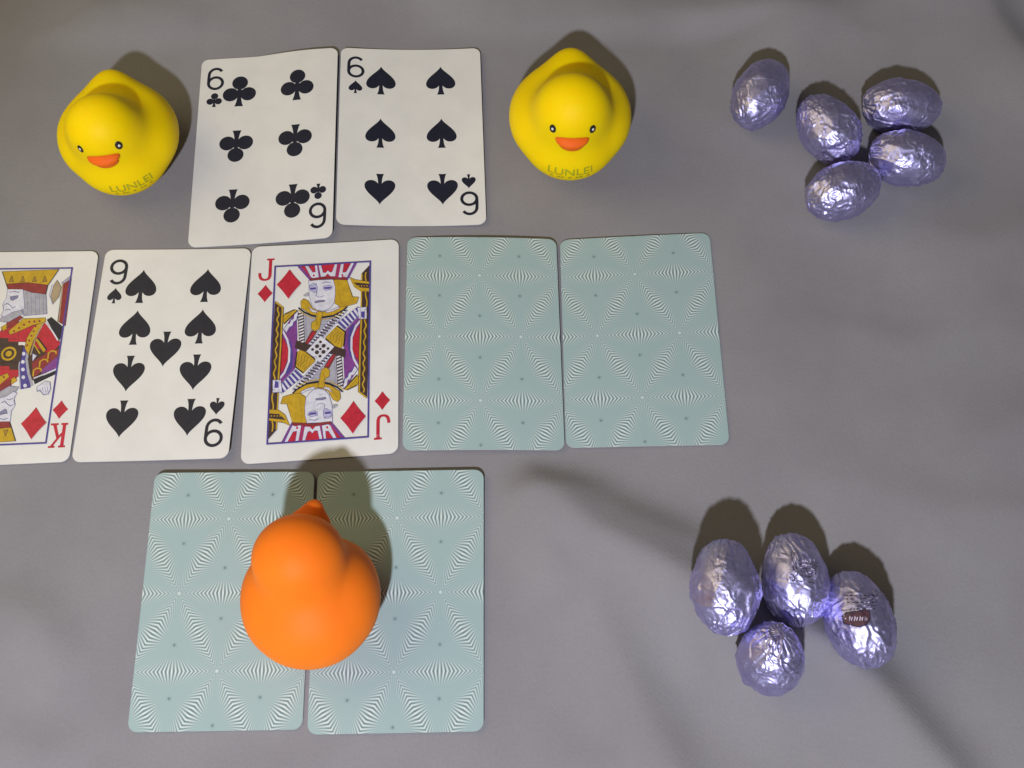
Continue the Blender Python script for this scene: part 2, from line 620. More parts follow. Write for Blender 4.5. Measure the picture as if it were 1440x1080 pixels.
def make_card(name, corners, bow_u, bow_v, top_mat, label, group=None, wave=0.0):
    """corners TL,TR,BR,BL in mm (x, y, height of the underside)"""
    tl, tr, br, bl = [Vector(c_) for c_ in corners]
    mid = (tl + tr + br + bl) / 4
    org = Vector((mid.x, mid.y, 0))

    def surf(u, v, dz=0.0):
        s, q = u / CW, v / CH
        p = tl * (1 - s) * (1 - q) + tr * s * (1 - q) + br * s * q + bl * (1 - s) * q
        z = p.z + bow_u * 4 * s * (1 - s) + bow_v * 4 * q * (1 - q) + wave * math.sin(2 * math.pi * s) * (1 - q)
        z = max(z, 0.05)
        return Vector(((p.x - org.x) * MM, (p.y - org.y) * MM, (z + CT + dz) * MM))

    nu = 20
    vsam = []
    for i in range(7):
        vsam.append(CR * (1 - math.cos(R(90 * i / 6))))
    inner = np.linspace(CR, CH - CR, 30)[1:-1].tolist()
    vsam = vsam + inner + [CH - x for x in reversed(vsam)]
    bm = bmesh.new()
    uvl = bm.loops.layers.uv.new('UVMap')
    top, bot, uvd = [], [], {}
    for v in vsam:
        d = min(v, CH - v)
        ins = CR - math.sqrt(max(0, CR * CR - (CR - d) ** 2)) if d < CR else 0.0
        rt, rb = [], []
        for i in range(nu + 1):
            u = ins + (CW - 2 * ins) * i / nu
            a = bm.verts.new(surf(u, v))
            c_ = bm.verts.new(surf(u, v, -CT))
            uvd[a] = uvd[c_] = (u / CW, 1 - v / CH)
            rt.append(a)
            rb.append(c_)
        top.append(rt)
        bot.append(rb)
    nv = len(vsam)
    for j in range(nv - 1):
        for i in range(nu):
            f = bm.faces.new((top[j][i], top[j + 1][i], top[j + 1][i + 1], top[j][i + 1]))
            f.material_index = 1
            f.smooth = True
            f2 = bm.faces.new((bot[j][i], bot[j][i + 1], bot[j + 1][i + 1], bot[j + 1][i]))
            f2.smooth = True
    loop = [(0, i) for i in range(nu + 1)] + [(j, nu) for j in range(1, nv)] + [(nv - 1, i) for i in range(nu - 1, -1, -1)] + [(j, 0) for j in range(nv - 2, 0, -1)]
    for k in range(len(loop)):
        a, c_ = loop[k], loop[(k + 1) % len(loop)]
        bm.faces.new((top[a[0]][a[1]], top[c_[0]][c_[1]], bot[c_[0]][c_[1]], bot[a[0]][a[1]]))
        for ring in (top, bot):
            e_ = bm.edges.get((ring[a[0]][a[1]], ring[c_[0]][c_[1]]))
            if e_: e_.smooth = False
    for f in bm.faces:
        for lp in f.loops:
            lp[uvl].uv = uvd[lp.vert]
    bmesh.ops.recalc_face_normals(bm, faces=bm.faces[:])
    me = bpy.data.meshes.new(name)
    bm.to_mesh(me)
    bm.free()
    me.materials.append(M_paper)
    me.materials.append(top_mat)
    root = empty(name, org * MM)
    tag(root, label, 'playing card', group)
    link('card_sheet', me, root)
    return root, surf


def pip(root, surf, polys, key, name='pip'):
    o = link(name, print_mesh(name, [(p, key) for p in polys], surf, step=.003), root)
    return o


def numeral(u, v, flip):
    """the figure six drawn with an even pen line; turned round it is the nine"""
    w_, h_ = 5.8, 10.0
    bowl = [(x, y) for x, y in ring_pts(0, .215, .5, .285, 28)]
    stem = arc(-.01, -.20, .48, .30, -32, -180, 16) + [(-.50, .0), (-.50, .22)]
    k = -1 if flip else 1
    f = lambda pts: [(u + k * x * w_, v + k * y * h_) for x, y in pts]
    return [stroke(f(bowl), 1.2, True), stroke(f(stem), 1.2)]


def number_card(root, surf, shape_fn, spots, fig, key):
    for (u, v, fl) in spots:
        pip(root, surf, move(shape_fn(), u, v, fl), key)
    for fl in (False, True):
        pu, pv = (6.2, 10.0) if not fl else (CW - 6.2, CH - 10.0)
        qu, qv = (6.2, 20.4) if not fl else (CW - 6.2, CH - 20.4)
        link('index_number', print_mesh('index_number', [(q, key) for q in numeral(pu, pv, fl if fig == '6' else not fl)], surf), root)
        pip(root, surf, move(shape_fn(), qu, qv, fl, 0.46), key, 'index_pip')


CLUB = 1
six = [(16.4, 16.6, False), (40.6, 16.6, False), (16.4, 43.6, False), (40.6, 43.6, False), (16.4, 71.0, True), (40.6, 71.0, True)]
nine = [(16.0, 16.4, False), (41.0, 16.4, False), (16.0, 34.2, False), (41.0, 34.2, False), (28.5, 43.5, True),
        (16.0, 53.4, True), (41.0, 53.4, True), (16.0, 71.6, True), (41.0, 71.6, True)]

r6c, s6c = make_card('playing_card', [(-128.7, 286.2, 0.4), (-71.0, 289.2, 2.6), (-68.9, 197.9, 2.0), (-125.5, 195.5, .15)], -.7, .1, M_paper,
                     'white six of clubs card lying face up beside the left yellow duck', wave=-.9)
number_card(r6c, s6c, club, [(u, v, f if v < 40 else True) for u, v, f in six], '6', 'K')
r6s, s6s = make_card('playing_card', [(-69.8, 290.0, 1.8), (-11.0, 288.6, 1.6), (-8.9, 202.9, 1.3), (-67.9, 204.1, 1.4)], -1.35, .1, M_paper,
                     'white six of spades card lying face up beside the right yellow duck')
number_card(r6s, s6s, spade, six, '6', 'K')
r9, s9 = make_card('playing_card', [(-157.3, 195.2, .2), (-100.4, 194.3, .8), (-101.5, 108.5, 2.3), (-158.2, 108.7, .15)], -.3, .05, M_paper,
                   'white nine of spades card lying face up between the king and the jack')
number_card(r9, s9, spade, nine, '9', 'K')

HJ = [0.2928782634173666, 0.015313896126398252, -108.99282720560801, 0.017699164957369725, 0.3322615966997139, -121.5602784497096, -5.2253821675518874e-05, 0.00026004280284545406, 1.0]
HK = [0.29543144866027893, 0.05597648500931598, -0.2550039872646507, 0.0032973042266851663, 0.339622335348585, -120.34698804809575, -0.00012574668596248618, 0.00023594836158936003, 1.0]


def conv(hm, ox, oy, sc):
    """drawing-sheet coordinates of one court picture to card millimetres"""
    def f(p):
        x, y = ox + p[0] / sc, oy + p[1] / sc
        q = hm[6] * x + hm[7] * y + hm[8]
        return ((hm[0] * x + hm[1] * y + hm[2]) / q, (hm[3] * x + hm[4] * y + hm[5]) / q)
    return f


class Art:
    def __init__(s, cen):
        s.items = []
        s.cen = cen

    def P(s, cv, pts, key):
        q = [cv(p) for p in pts]
        s.items.append((q, key))
        ar = abs(sum(q[i - 1][0] * q[i][1] - q[i][0] * q[i - 1][1] for i in range(len(q)))) / 2
        if ar > 2.5 and key not in 'NK':
            s.items.append((stroke(q, .15, True), 'B' if key in 'WLSBP' else 'N'))

    def Ln(s, cv, pts, wid, key, closed=False):
        s.items.append((stroke([cv(p) for p in pts], wid, closed), key))

    def C(s, cv, x, y, r, key, ry=None):
        s.items.append(([cv(p) for p in ring_pts(x, y, r, ry or r, 12)], key))

    def both(s, lo=0):
        """every item from index lo on, doubled by a half turn of the card"""
        rot = lambda p: (2 * s.cen[0] - p[0], 2 * s.cen[1] - p[1])
        out = []
        for shp, key in s.items[lo:]:
            if shp[0] == 'strip':
                o = ('strip', [rot(p) for p in shp[1]], [rot(p) for p in shp[2]], shp[3])
            else:
                o = [rot(p) for p in shp]
            out.append((shp, key))
            out.append((o, key))
        s.items[lo:] = out


def wavy(pts, amp, n, cyc):
    P = [Vector(p) for p in pts]
    out = []
    for i in range(n + 1):
        s = i / n * (len(P) - 1)
        k = min(int(s), len(P) - 2)
        a = P[k].lerp(P[k + 1], s - k)
        d = (P[k + 1] - P[k]).normalized()
        out.append(tuple(a + Vector((-d.y, d.x)) * amp * math.sin(2 * math.pi * cyc * i / n)))
    return out


def braid(A, cv, p, q, wid, n, ka, kb, slant=.5):
    """band of slanted bars from p to q"""
    P0, Q0 = Vector(p), Vector(q)
    d = (Q0 - P0)
    nn = Vector((-d.y, d.x)).normalized() * wid * .5
    A.P(cv, [P0 + nn, Q0 + nn, Q0 - nn, P0 - nn], ka)
    st = d / n
    for i in range(n):
        a = P0 + st * (i + .12)
        e = st * .5
        sl = st * slant
        A.P(cv, [a + nn * .82 + sl, a + nn * .82 + sl + e, a - nn * .82 + e, a - nn * .82], kb)


def jack_art():
    A = Art((27.65, 45.2))
    c = conv(HJ, 375, 360, 7.7125)
    z4 = conv(HJ, 340, 330, 3.274)
    # robe on the right (its half-turn twin is the robe on the left)
    A.P(z4, [(470, 470), (480, 440), (545, 372), (552, 600), (535, 625), (490, 690), (476, 700), (470, 600)], 'P')
    A.P(z4, [(550, 410), (551, 595), (530, 575), (512, 540), (508, 495), (525, 445)], 'R')
    A.P(z4, [(492, 440), (520, 410), (508, 480), (508, 545), (520, 590), (498, 560), (488, 500)], 'B')
    A.Ln(z4, [(552, 392), (525, 425), (506, 475), (505, 530), (516, 575), (542, 622)], 0.75, 'W')
    # striped cuff
    A.P(z4, [(440, 408), (535, 333), (552, 362), (474, 440)], 'W')
    for i in range(6):
        s0 = (i + .15) / 6.0
        s1 = (i + .62) / 6.0
        l0 = Vector((440, 408)).lerp(Vector((535, 333)), s0)
        l1 = Vector((440, 408)).lerp(Vector((535, 333)), s1)
        m0 = Vector((474, 440)).lerp(Vector((552, 362)), s0)
        m1 = Vector((474, 440)).lerp(Vector((552, 362)), s1)
        A.P(z4, [l0, l1, m1, m0], 'B')
    # gold sleeve and cuff on the left shoulder
    A.P(c, [(165, 690), (195, 630), (300, 585), (340, 600), (190, 750)], 'Y')
    A.Ln(c, [(190, 740), (330, 600)], .35, 'K')
    A.Ln(c, [(195, 640), (300, 590)], .3, 'K')
    A.Ln(c, [(190, 700), (270, 620)], .22, 'y')
    A.P(c, [(180, 800), (225, 745), (250, 740), (262, 700), (290, 690), (300, 640), (335, 605), (352, 640), (330, 660), (325, 700), (290, 722), (280, 762), (245, 780), (215, 840)], 'W')
    A.Ln(c, [(215, 842), (250, 785), (285, 765), (292, 725), (328, 702), (335, 660)], .3, 'B')
    # chest
    A.P(c, [(400, 620), (520, 662), (600, 680), (720, 662), (815, 608), (640, 800), (440, 985), (400, 985)], 'S')
    A.Ln(c, [(425, 650), (428, 930)], .18, 'G')
    A.Ln(c, [(620, 690), (720, 690)], .15, 'G')
    A.Ln(c, [(600, 720), (690, 710)], .15, 'G')
    A.Ln(c, [(590, 750), (660, 745)], .15, 'G')
    A.P(c, [(490, 815), (545, 825), (500, 900), (425, 1000), (405, 1005), (425, 930)], 'r')
    A.P(c, [(500, 830), (535, 835), (490, 900), (440, 965), (436, 940)], 'R')
    braid(A, c, (368, 625), (385, 985), 66, 11, 'N', 'W', .55)
    braid(A, c, (850, 572), (478, 990), 76, 15, 'W', 'K', .6)
    braid(A, c, (748, 690), (498, 985), 34, 11, 'S', 'N', .6)
    # gold sleeve on the right
    A.P(c, [(640, 890), (765, 765), (850, 828), (835, 985), (785, 1020), (650, 930)], 'Y')
    for k in range(5):
        o = k * 34
        A.Ln(c, wavy([(668 + o, 915 + o * .5), (755 + o * .62, 795 + o * .42)], 9, 10, 1.5), .32, 'y')
    A.Ln(c, [(765, 765), (855, 832), (838, 985)], .5, 'K')
    # collar
    A.P(c, [(368, 500), (400, 468), (450, 490), (500, 575), (600, 612), (720, 592), (800, 555), (885, 545), (840, 592), (720, 648), (600, 664), (480, 640), (375, 572)], 'Y')
    A.P(c, [(640, 606), (730, 580), (778, 556), (790, 572), (720, 606), (650, 622)], 'W')
    A.P(c, [(455, 560), (500, 590), (590, 618), (585, 632), (490, 612)], 'W')
    A.Ln(c, [(345, 568), (400, 612), (490, 655), (600, 677), (720, 657), (830, 596), (875, 556)], .62, 'K')
    A.Ln(c, [(340, 590), (395, 634), (490, 678), (600, 698), (725, 676), (830, 618)], .3, 'Y')
    A.Ln(c, [(390, 500), (470, 590)], .2, 'y')
    # pendant
    A.P(c, [(545, 610), (612, 618), (590, 722), (572, 800), (520, 826), (482, 792), (488, 730), (532, 700)], 'Y')
    A.Ln(c, [(560, 640), (535, 720), (550, 760)], .3, 'y')
    A.Ln(c, [(600, 640), (580, 720)], .2, 'y')
    # hair and face
    A.P(c, [(715, 262), (870, 255), (895, 340), (930, 448), (1000, 452), (978, 520), (890, 546), (800, 556), (740, 520)], 'Y')
    A.Ln(c, [(870, 262), (900, 350), (935, 448)], .16, 'y')
    A.Ln(c, [(770, 280), (790, 480), (830, 545)], .12, 'y')
    A.P(c, [(395, 432), (430, 405), (455, 400), (455, 440), (410, 445)], 'S')
    A.P(c, [(455, 268), (722, 258), (742, 330), (745, 420), (735, 505), (700, 560), (650, 592), (600, 602), (540, 590), (492, 540), (462, 440)], 'W')
    A.Ln(c, [(458, 290), (462, 440), (492, 540), (540, 590), (600, 602), (650, 592), (700, 560), (736, 505)], .2, 'G')
    A.P(c, [(463, 330), (540, 312), (552, 340), (548, 392), (520, 404), (472, 378)], 'L')
    A.P(c, [(610, 335), (680, 318), (716, 340), (702, 366), (640, 382), (615, 365)], 'L')
    A.P(c, [(470, 352), (535, 345), (535, 365), (480, 372)], 'B')
    A.P(c, [(620, 345), (706, 338), (690, 360), (630, 364)], 'B')
    A.Ln(c, [(466, 322), (500, 305), (546, 308)], .34, 'G')
    A.Ln(c, [(602, 300), (640, 286), (700, 292)], .34, 'G')
    A.Ln(c, [(548, 350), (544, 400), (535, 435), (556, 452), (610, 446), (615, 430)], .24, 'G')
    A.P(c, [(520, 500), (560, 488), (628, 484), (632, 500), (580, 508), (530, 516)], 'G')
    A.Ln(c, [(560, 545), (600, 542)], .2, 'L')
    # hat
    A.P(c, [(335, 118), (975, 72), (872, 264), (660, 250), (470, 270)], 'R')
    A.P(c, [(335, 118), (372, 116), (490, 262), (470, 270)], 'P')
    A.P(c, [(955, 73), (982, 72), (880, 264), (862, 264)], 'P')
    A.P(c, [(470, 252), (660, 234), (872, 244), (872, 266), (660, 254), (470, 274)], 'r')
    A.P(c, [(415, 112), (450, 110), (500, 180), (530, 178), (522, 106), (548, 104), (568, 234), (500, 246), (478, 232)], 'W')
    A.P(c, [(562, 104), (592, 102), (612, 182), (640, 186), (664, 160), (690, 182), (712, 172), (738, 92), (768, 90), (744, 226), (690, 224), (662, 196), (636, 226), (588, 232)], 'W')
    A.P(c, [(805, 88), (838, 86), (824, 182), (862, 176), (918, 78), (950, 76), (872, 238), (826, 226), (808, 238), (778, 236)], 'W')
    A.Ln(c, [(550, 104), (578, 236)], .3, 'P')
    A.Ln(c, [(786, 90), (758, 232)], .3, 'P')
    for x, y in ((512, 216), (660, 212), (822, 212)):
        A.C(c, x, y, 12, 'R')
    # staff panel down the left edge
    A.P(c, [(88, 500), (182, 562), (160, 1000), (128, 1500), (32, 1500), (60, 1000)], 'N')
    A.Ln(c, [(97, 508), (172, 566), (152, 1000), (118, 1500)], .62, 'Y')
    A.Ln(c, wavy([(128, 560), (106, 1000), (70, 1500)], 10, 44, 8), .5, 'Y')
    A.Ln(c, [(182, 562), (162, 1000), (130, 1500)], .2, 'K')
    # halberd on the right edge
    A.P(c, [(1030, 196), (1122, 96), (1118, 560), (1020, 562)], 'N')
    A.Ln(c, [(1034, 200), (1026, 560)], .5, 'Y')
    A.Ln(c, wavy([(1078, 180), (1082, 560)], 8, 16, 2), .5, 'Y')
    A.P(c, [(900, 236), (960, 262), (1114, 284), (1114, 392), (1020, 388), (950, 340)], 'Y')
    A.P(c, [(940, 290), (1112, 308), (1112, 356), (1010, 348)], 'N')
    for k in range(4):
        A.C(c, 1000 + k * 30, 330, 7, 'Y')
    A.Ln(c, [(900, 236), (950, 340), (1020, 388), (1114, 394)], .18, 'y')
    # hand
    A.P(c, [(985, 568), (1085, 562), (1088, 690), (1000, 692)], 'W')
    A.P(c, [(1026, 615), (1066, 610), (1060, 684), (1030, 668)], 'B')
    A.Ln(c, [(1020, 575), (1022, 686)], .3, 'L')
    A.Ln(c, [(1062, 590), (1088, 592)], .2, 'B')
    A.both()
    # belt over the middle and its badge
    k0 = len(A.items)
    A.P(c, [(330, 925), (390, 985), (470, 1012), (520, 970), (590, 925), (650, 905), (740, 985), (860, 1030), (850, 1110), (600, 1030), (340, 1000)], 'N')
    A.both(k0)
    k1 = len(A.items)
    ctr = A.cen
    A.items.append(([(ctr[0], ctr[1] - 5.3), (ctr[0] + 5.2, ctr[1] - .6), (ctr[0], ctr[1] + 5.3), (ctr[0] - 5.2, ctr[1] + .6)], 'W'))
    for a in range(4):
        an = R(90 * a + 45)
        q = (ctr[0] + 1.75 * math.cos(an), ctr[1] + 1.75 * math.sin(an))
        A.items.append((ring_pts(q[0], q[1], .85, .85, 8), 'N'))
        an = R(90 * a)
        q = (ctr[0] + 2.9 * math.cos(an), ctr[1] + 2.9 * math.sin(an))
        A.items.append((ring_pts(q[0], q[1], .6, .6, 8), 'N'))
    A.items.append((ring_pts(ctr[0], ctr[1], .55, .55, 8), 'N'))
    return A.items


def king_art():
    A = Art((28.5, 44.0))
    a = conv(HK, 0, 370, 8.309)
    b_ = conv(HK, 0, 490, 7.2)
    A.P(b_, [(20, -20), (625, -20), (595, 205), (350, 335), (200, 225), (0, 215)], 'N')
    A.P(a, [(100, 800), (400, 690), (545, 690), (722, 950), (600, 1080), (300, 930), (110, 930)], 'R')
    A.P(b_, [(330, 150), (470, 60), (612, 10), (596, 120), (345, 310)], 'r')
    A.P(b_, [(425, 235), (600, 85), (592, 205), (440, 265)], 'P')
    for (x, y) in ((385, 250), (450, 160), (535, 75)):
        A.Ln(b_, [(x - 40, y + 40), (x - 34, y - 20), (x, y - 42), (x + 38, y - 36), (x + 45, y - 10)], .55, 'Y')
    A.P(b_, [(0, 215), (200, 225), (196, 292), (0, 425)], 'R')
    A.P(b_, [(0, 398), (170, 290), (186, 335), (0, 452)], 'Y')
    for k in range(4):
        A.C(b_, 20 + k * 50, 398 - k * 31, 10, 'r')
    A.P(b_, [(30, 462), (150, 388), (164, 420), (60, 480)], 'r')
    A.P(b_, [(228, -10), (285, -10), (272, 120), (322, 402), (226, 420), (208, 210)], 'B')
    for x, y in ((250, 62), (243, 145), (243, 222), (248, 300), (266, 385)):
        A.C(b_, x, y, 19, 'W')
    A.Ln(b_, [(305, -10), (280, 120), (300, 260), (340, 385)], .95, 'S')
    A.Ln(b_, [(228, -10), (203, 200), (218, 420)], .45, 'S')
    A.P(b_, [(340, 60), (385, 80), (340, 140)], 'W')
    A.Ln(b_, [(350, 312), (470, 266), (592, 212)], .5, 'W')
    A.P(b_, [(350, 328), (588, 226), (576, 268), (362, 372)], 'K')
    # collar
    A.P(a, [(110, 805), (190, 740), (280, 658), (545, 648), (545, 706), (400, 732), (250, 800), (130, 848)], 'Y')
    for k in range(6):
        A.C(a, 175 + k * 60, 803 - min(k, 3) * 36 - max(0, k - 3) * 4, 13, 'r')
    A.P(a, [(88, 705), (240, 625), (285, 642), (150, 752), (95, 770)], 'r')
    A.P(a, [(545, 690), (470, 800), (400, 930), (345, 1085), (300, 1000), (330, 880), (420, 740)], 'Y')
    for k in range(5):
        A.C(a, 430 - k * 25, 750 + k * 55, 12, 'r')
    A.Ln(a, [(520, 705), (430, 880), (370, 1085)], .6, 'T')
    A.P(a, [(420, 900), (460, 890), (560, 1010), (520, 1060)], 'Y')
    A.P(a, [(440, 880), (470, 890), (560, 1010), (560, 1040)], 'K')
    A.Ln(a, [(410, 960), (480, 1070)], .5, 'Y')
    A.P(a, [(558, 672), (612, 640), (752, 760), (735, 860), (700, 925)], 'K')
    A.Ln(a, [(545, 700), (620, 800), (690, 915)], .55, 'W')
    # axe
    A.P(a, [(742, 240), (845, 190), (775, 745), (685, 690)], 'r')
    A.P(a, [(730, 235), (840, 150), (838, 195), (745, 252)], 'S')
    A.Ln(a, [(745, 245), (700, 690)], .45, 'T')
    A.P(a, [(680, 205), (728, 285), (702, 400), (632, 485), (606, 400), (640, 262)], 'T')
    A.Ln(a, [(620, 260), (590, 380), (626, 492)], .35, 'L')
    # head
    A.P(a, [(290, 320), (552, 372), (562, 602), (290, 625), (270, 480)], 'S')
    for k in range(5):
        A.Ln(a, [(330 + k * 48, 345 + k * 8), (335 + k * 46, 610)], .14, 'G')
    A.P(a, [(20, 655), (100, 560), (260, 540), (285, 600), (240, 628), (110, 700), (0, 690)], 'S')
    A.P(a, [(100, 300), (285, 315), (302, 540), (250, 560), (150, 585), (60, 640), (20, 620), (55, 565), (42, 490), (86, 420)], 'W')
    A.Ln(a, [(100, 305), (86, 420), (42, 490), (58, 520), (52, 565), (22, 620)], .2, 'G')
    A.P(a, [(130, 400), (225, 385), (225, 410), (160, 448), (140, 440)], 'G')
    A.Ln(a, [(120, 350), (170, 336), (240, 350)], .34, 'G')
    A.Ln(a, [(60, 498), (95, 480), (130, 500), (160, 535), (195, 515)], .36, 'G')
    A.Ln(a, [(70, 560), (110, 548), (140, 556)], .34, 'G')
    A.P(a, [(35, 105), (700, 78), (560, 280), (330, 245), (90, 260)], 'Y')
    A.P(a, [(84, 250), (330, 232), (568, 262), (545, 372), (380, 350), (270, 312), (108, 312)], 'r')
    for x in (150, 280, 420, 540):
        A.P(a, [(x - 30, 228), (x - 6, 160), (x + 6, 160), (x + 22, 222)], 'y')
    A.Ln(a, [(40, 110), (88, 260), (106, 310)], .3, 'K')
    A.Ln(a, [(700, 80), (572, 268), (548, 372)], .3, 'K')
    # hand
    A.P(b_, [(385, 400), (470, 340), (520, 350), (524, 420), (500, 470), (450, 480), (420, 440), (388, 440)], 'W')
    A.Ln(b_, [(385, 410), (390, 445), (420, 430), (450, 475), (500, 470), (524, 420), (518, 350)], .28, 'G')
    for k in range(3):
        A.Ln(b_, [(440 + k * 26, 400), (452 + k * 24, 455)], .2, 'G')
    A.both()
    # the ring in the middle of the belt, once
    cx, cy = A.cen
    A.items.append(([(cx - 5, cy - 3.4), (cx + 5, cy - 3.4), (cx + 5, cy + 3.4), (cx - 5, cy + 3.4)], 'N'))
    for rr, kk in ((2.9, 'Y'), (2.1, 'N'), (1.2, 'Y')):
        A.items.append((ring_pts(cx, cy, rr, rr, 18), kk))
    return A.items


rJ, sJ = make_card('playing_card', [(-100.1, 194.9, .9), (-43.2, 197.4, .4), (-41.2, 109.9, .25), (-97.3, 106.6, .6)], -.25, .1, M_paper,
                   'white jack of diamonds card lying face up with coloured court picture')
rK, sK = make_card('playing_card', [(-217.0, 195.2, .2), (-159.9, 194.5, .5), (-159.0, 108.9, .3), (-214.9, 107.4, .2)], -.1, .05, M_paper,
                   'white king of diamonds card cut off by the left photo edge')


def court_card(root, surf, items, letter, fr):
    o = link('court_picture', print_mesh('court_picture', items, surf, base=0.05, step=0.0008), root)
    u0, u1, v0, v1 = fr
    top = 0.05 + 0.0008 * len(items) + 0.005
    link('frame_line', print_mesh('frame_line', [(stroke([(u0, v0), (u1, v0), (u1, v1), (u0, v1)], .62, True), 'B')], surf, base=top), root)
    for fl in (False, True):
        bu, bv = (u0 + 5.6, v0 + 7.9) if not fl else (u1 - 5.6, v1 - 7.9)
        link('pip', print_mesh('pip', [(move(diamond(9.4, 12.6), bu, bv)[0], 'R')], surf, base=top + .01), root)
        qu, qv = (5.9, 20.6) if not fl else (CW - 5.9, CH - 20.6)
        link('index_pip', print_mesh('index_pip', [(move(diamond(5.8, 7.4), qu, qv)[0], 'R')], surf), root)
        pu, pv = (5.9, 10.4) if not fl else (CW - 5.9, CH - 10.4)
        if letter == 'J':
            shp = [(serif_J(6.0, 9.6, pu, pv, fl), 'R')]
        else:
            shp = [(q, 'R') for q in serif_K(6.4, 9.6, pu - .5 if not fl else pu + .5, pv, fl)]
        link('index_letter', print_mesh('index_letter', shp, surf), root)


court_card(rJ, sJ, jack_art(), 'J', (9.3, 46.0, 9.3, 81.1))
court_card(rK, sK, king_art(), 'K', (9.4, 47.6, 7.6, 80.4))

GB = 'teal patterned cards lying face down'
make_card('playing_card', [(-39.8, 198.1, .3), (18.2, 195.4, 1.5), (18.4, 109.5, 1.1), (-39.7, 110.8, .2)], .9, .05, M_back,
          'face down teal patterned card immediately right of the jack of diamonds', GB)
make_card('playing_card', [(19.7, 195.6, .5), (78.2, 197.7, .3), (77.6, 110.8, .2), (18.9, 110.6, .4)], .3, .05, M_back,
          'face down teal patterned card at the right end of the middle row', GB)
make_card('playing_card', [(-127.0, 103.6, 1.9), (-70.6, 103.2, 1.2), (-69.9, 16.7, .2), (-126.5, 16.8, .3)], .1, -.25, M_back,
          'face down teal patterned card under the left side of the orange duck', GB)
make_card('playing_card', [(-69.5, 103.1, .9), (-10.6, 102.7, 1.6), (-11.2, 15.1, 1.1), (-68.2, 15.1, .2)], .1, -.2, M_back,
          'face down teal patterned card under the right side and shadow of the orange duck', GB)


# ------------------------------------------------------------------ ducks (distance field -> surface net)
def ell(P, c_, r, ax=None):
    Q = P - np.array(c_)
    if ax is not None:
        a = R(ax)
        y = Q[..., 1] * math.cos(a) + Q[..., 2] * math.sin(a)
        z = -Q[..., 1] * math.sin(a) + Q[..., 2] * math.cos(a)
        Q = np.stack([Q[..., 0], y, z], -1)
    r = np.array(r, float)
    k0 = np.linalg.norm(Q / r, axis=-1)
    k1 = np.linalg.norm(Q / (r * r), axis=-1)
    return k0 * (k0 - 1.0) / np.maximum(k1, 1e-9)


def smin(a, b_, k):
    h = np.clip(0.5 + 0.5 * (b_ - a) / k, 0, 1)
    return b_ * (1 - h) + a * h - k * h * (1 - h)


def duck_sdf(P):
    body = ell(P, (0, 0, 15.5), (21.8, 20.8, 15.5))
    body = smin(body, ell(P, (0, -8, 13.5), (18.0, 18.0, 13.5)), 6)
    for s in (-1, 1):
        body = smin(body, ell(P, (s * 16.0, 0.0, 17), (6.6, 12.5, 9.0), -12), 7)
    body = smin(body, ell(P, (0, 11.5, 18), (14.5, 10.5, 9.0), 18), 9)
    body = smin(body, ell(P, (0, 19.0, 22.5), (5.5, 6.0, 4.5), 30), 8)
    head = ell(P, (0, -9.5, 33.0), (13.9, 13.2, 13.0))
    d = smin(body, head, 10.5)
    return np.maximum(d, -P[..., 2] + 0.0)


def orange_sdf(P):
    body = ell(P, (0, 2.0, 16), (21.2, 20.5, 17.0))
    body = smin(body, ell(P, (0, -3, 14.5), (19.5, 18.0, 14.0)), 5)
    head = ell(P, (0, -9.5, 33.0), (14.4, 13.6, 13.2))
    d = smin(body, head, 7.0)
    for s in (-1, 1):
        d = smin(d, ell(P, (s * 12.9, -0.5, 17.4), (8.4, 14.0, 11.2), -6), 3.6)
    return np.maximum(d, -P[..., 2] + 0.0)


def surface_net(f, lo, hi, step):
    ax = [np.arange(lo[i], hi[i] + step, step) for i in range(3)]
    G = np.stack(np.meshgrid(*ax, indexing='ij'), -1)
    D = f(G)
    n = D.shape
    S = D < 0
    acc = np.zeros((n[0] - 1, n[1] - 1, n[2] - 1, 3))
    cnt = np.zeros((n[0] - 1, n[1] - 1, n[2] - 1))
    corners = [(i, j, k) for i in (0, 1) for j in (0, 1) for k in (0, 1)]

    def sl(c_):
        return tuple(slice(c_[i], n[i] - 1 + c_[i]) for i in range(3))
    for a in corners:
        for d in range(3):
            if a[d] == 0:
                b_ = list(a); b_[d] = 1; b_ = tuple(b_)
                da, db = D[sl(a)], D[sl(b_)]
                m = (da < 0) != (db < 0)
                t_ = np.where(m, da / np.where(m, da - db, 1), 0)
                p = G[sl(a)] + t_[..., None] * (G[sl(b_)] - G[sl(a)])
                acc += np.where(m[..., None], p, 0)
                cnt += m
    act = cnt > 0
    idx = -np.ones(act.shape, int)
    idx[act] = np.arange(act.sum())
    V = acc[act] / cnt[act][:, None]
    F = []
    for d in range(3):
        o1, o2 = (d + 1) % 3, (d + 2) % 3
        sa = [slice(None)] * 3
        sb = [slice(None)] * 3
        sa[d] = slice(0, n[d] - 1)
        sb[d] = slice(1, n[d])
        ch = S[tuple(sa)] != S[tuple(sb)]
        ii = np.argwhere(ch)
        for q in ii:
            c0 = list(q)
            if c0[o1] == 0 or c0[o2] == 0 or c0[o1] >= n[o1] - 1 or c0[o2] >= n[o2] - 1:
                continue
            quad = []
            for (u, v) in ((-1, -1), (0, -1), (0, 0), (-1, 0)):
                cc = list(c0)
                cc[o1] += u
                cc[o2] += v
                quad.append(idx[tuple(cc)])
            if not S[tuple(q)]:
                quad = quad[::-1]
            F.append(quad)
    return V, F


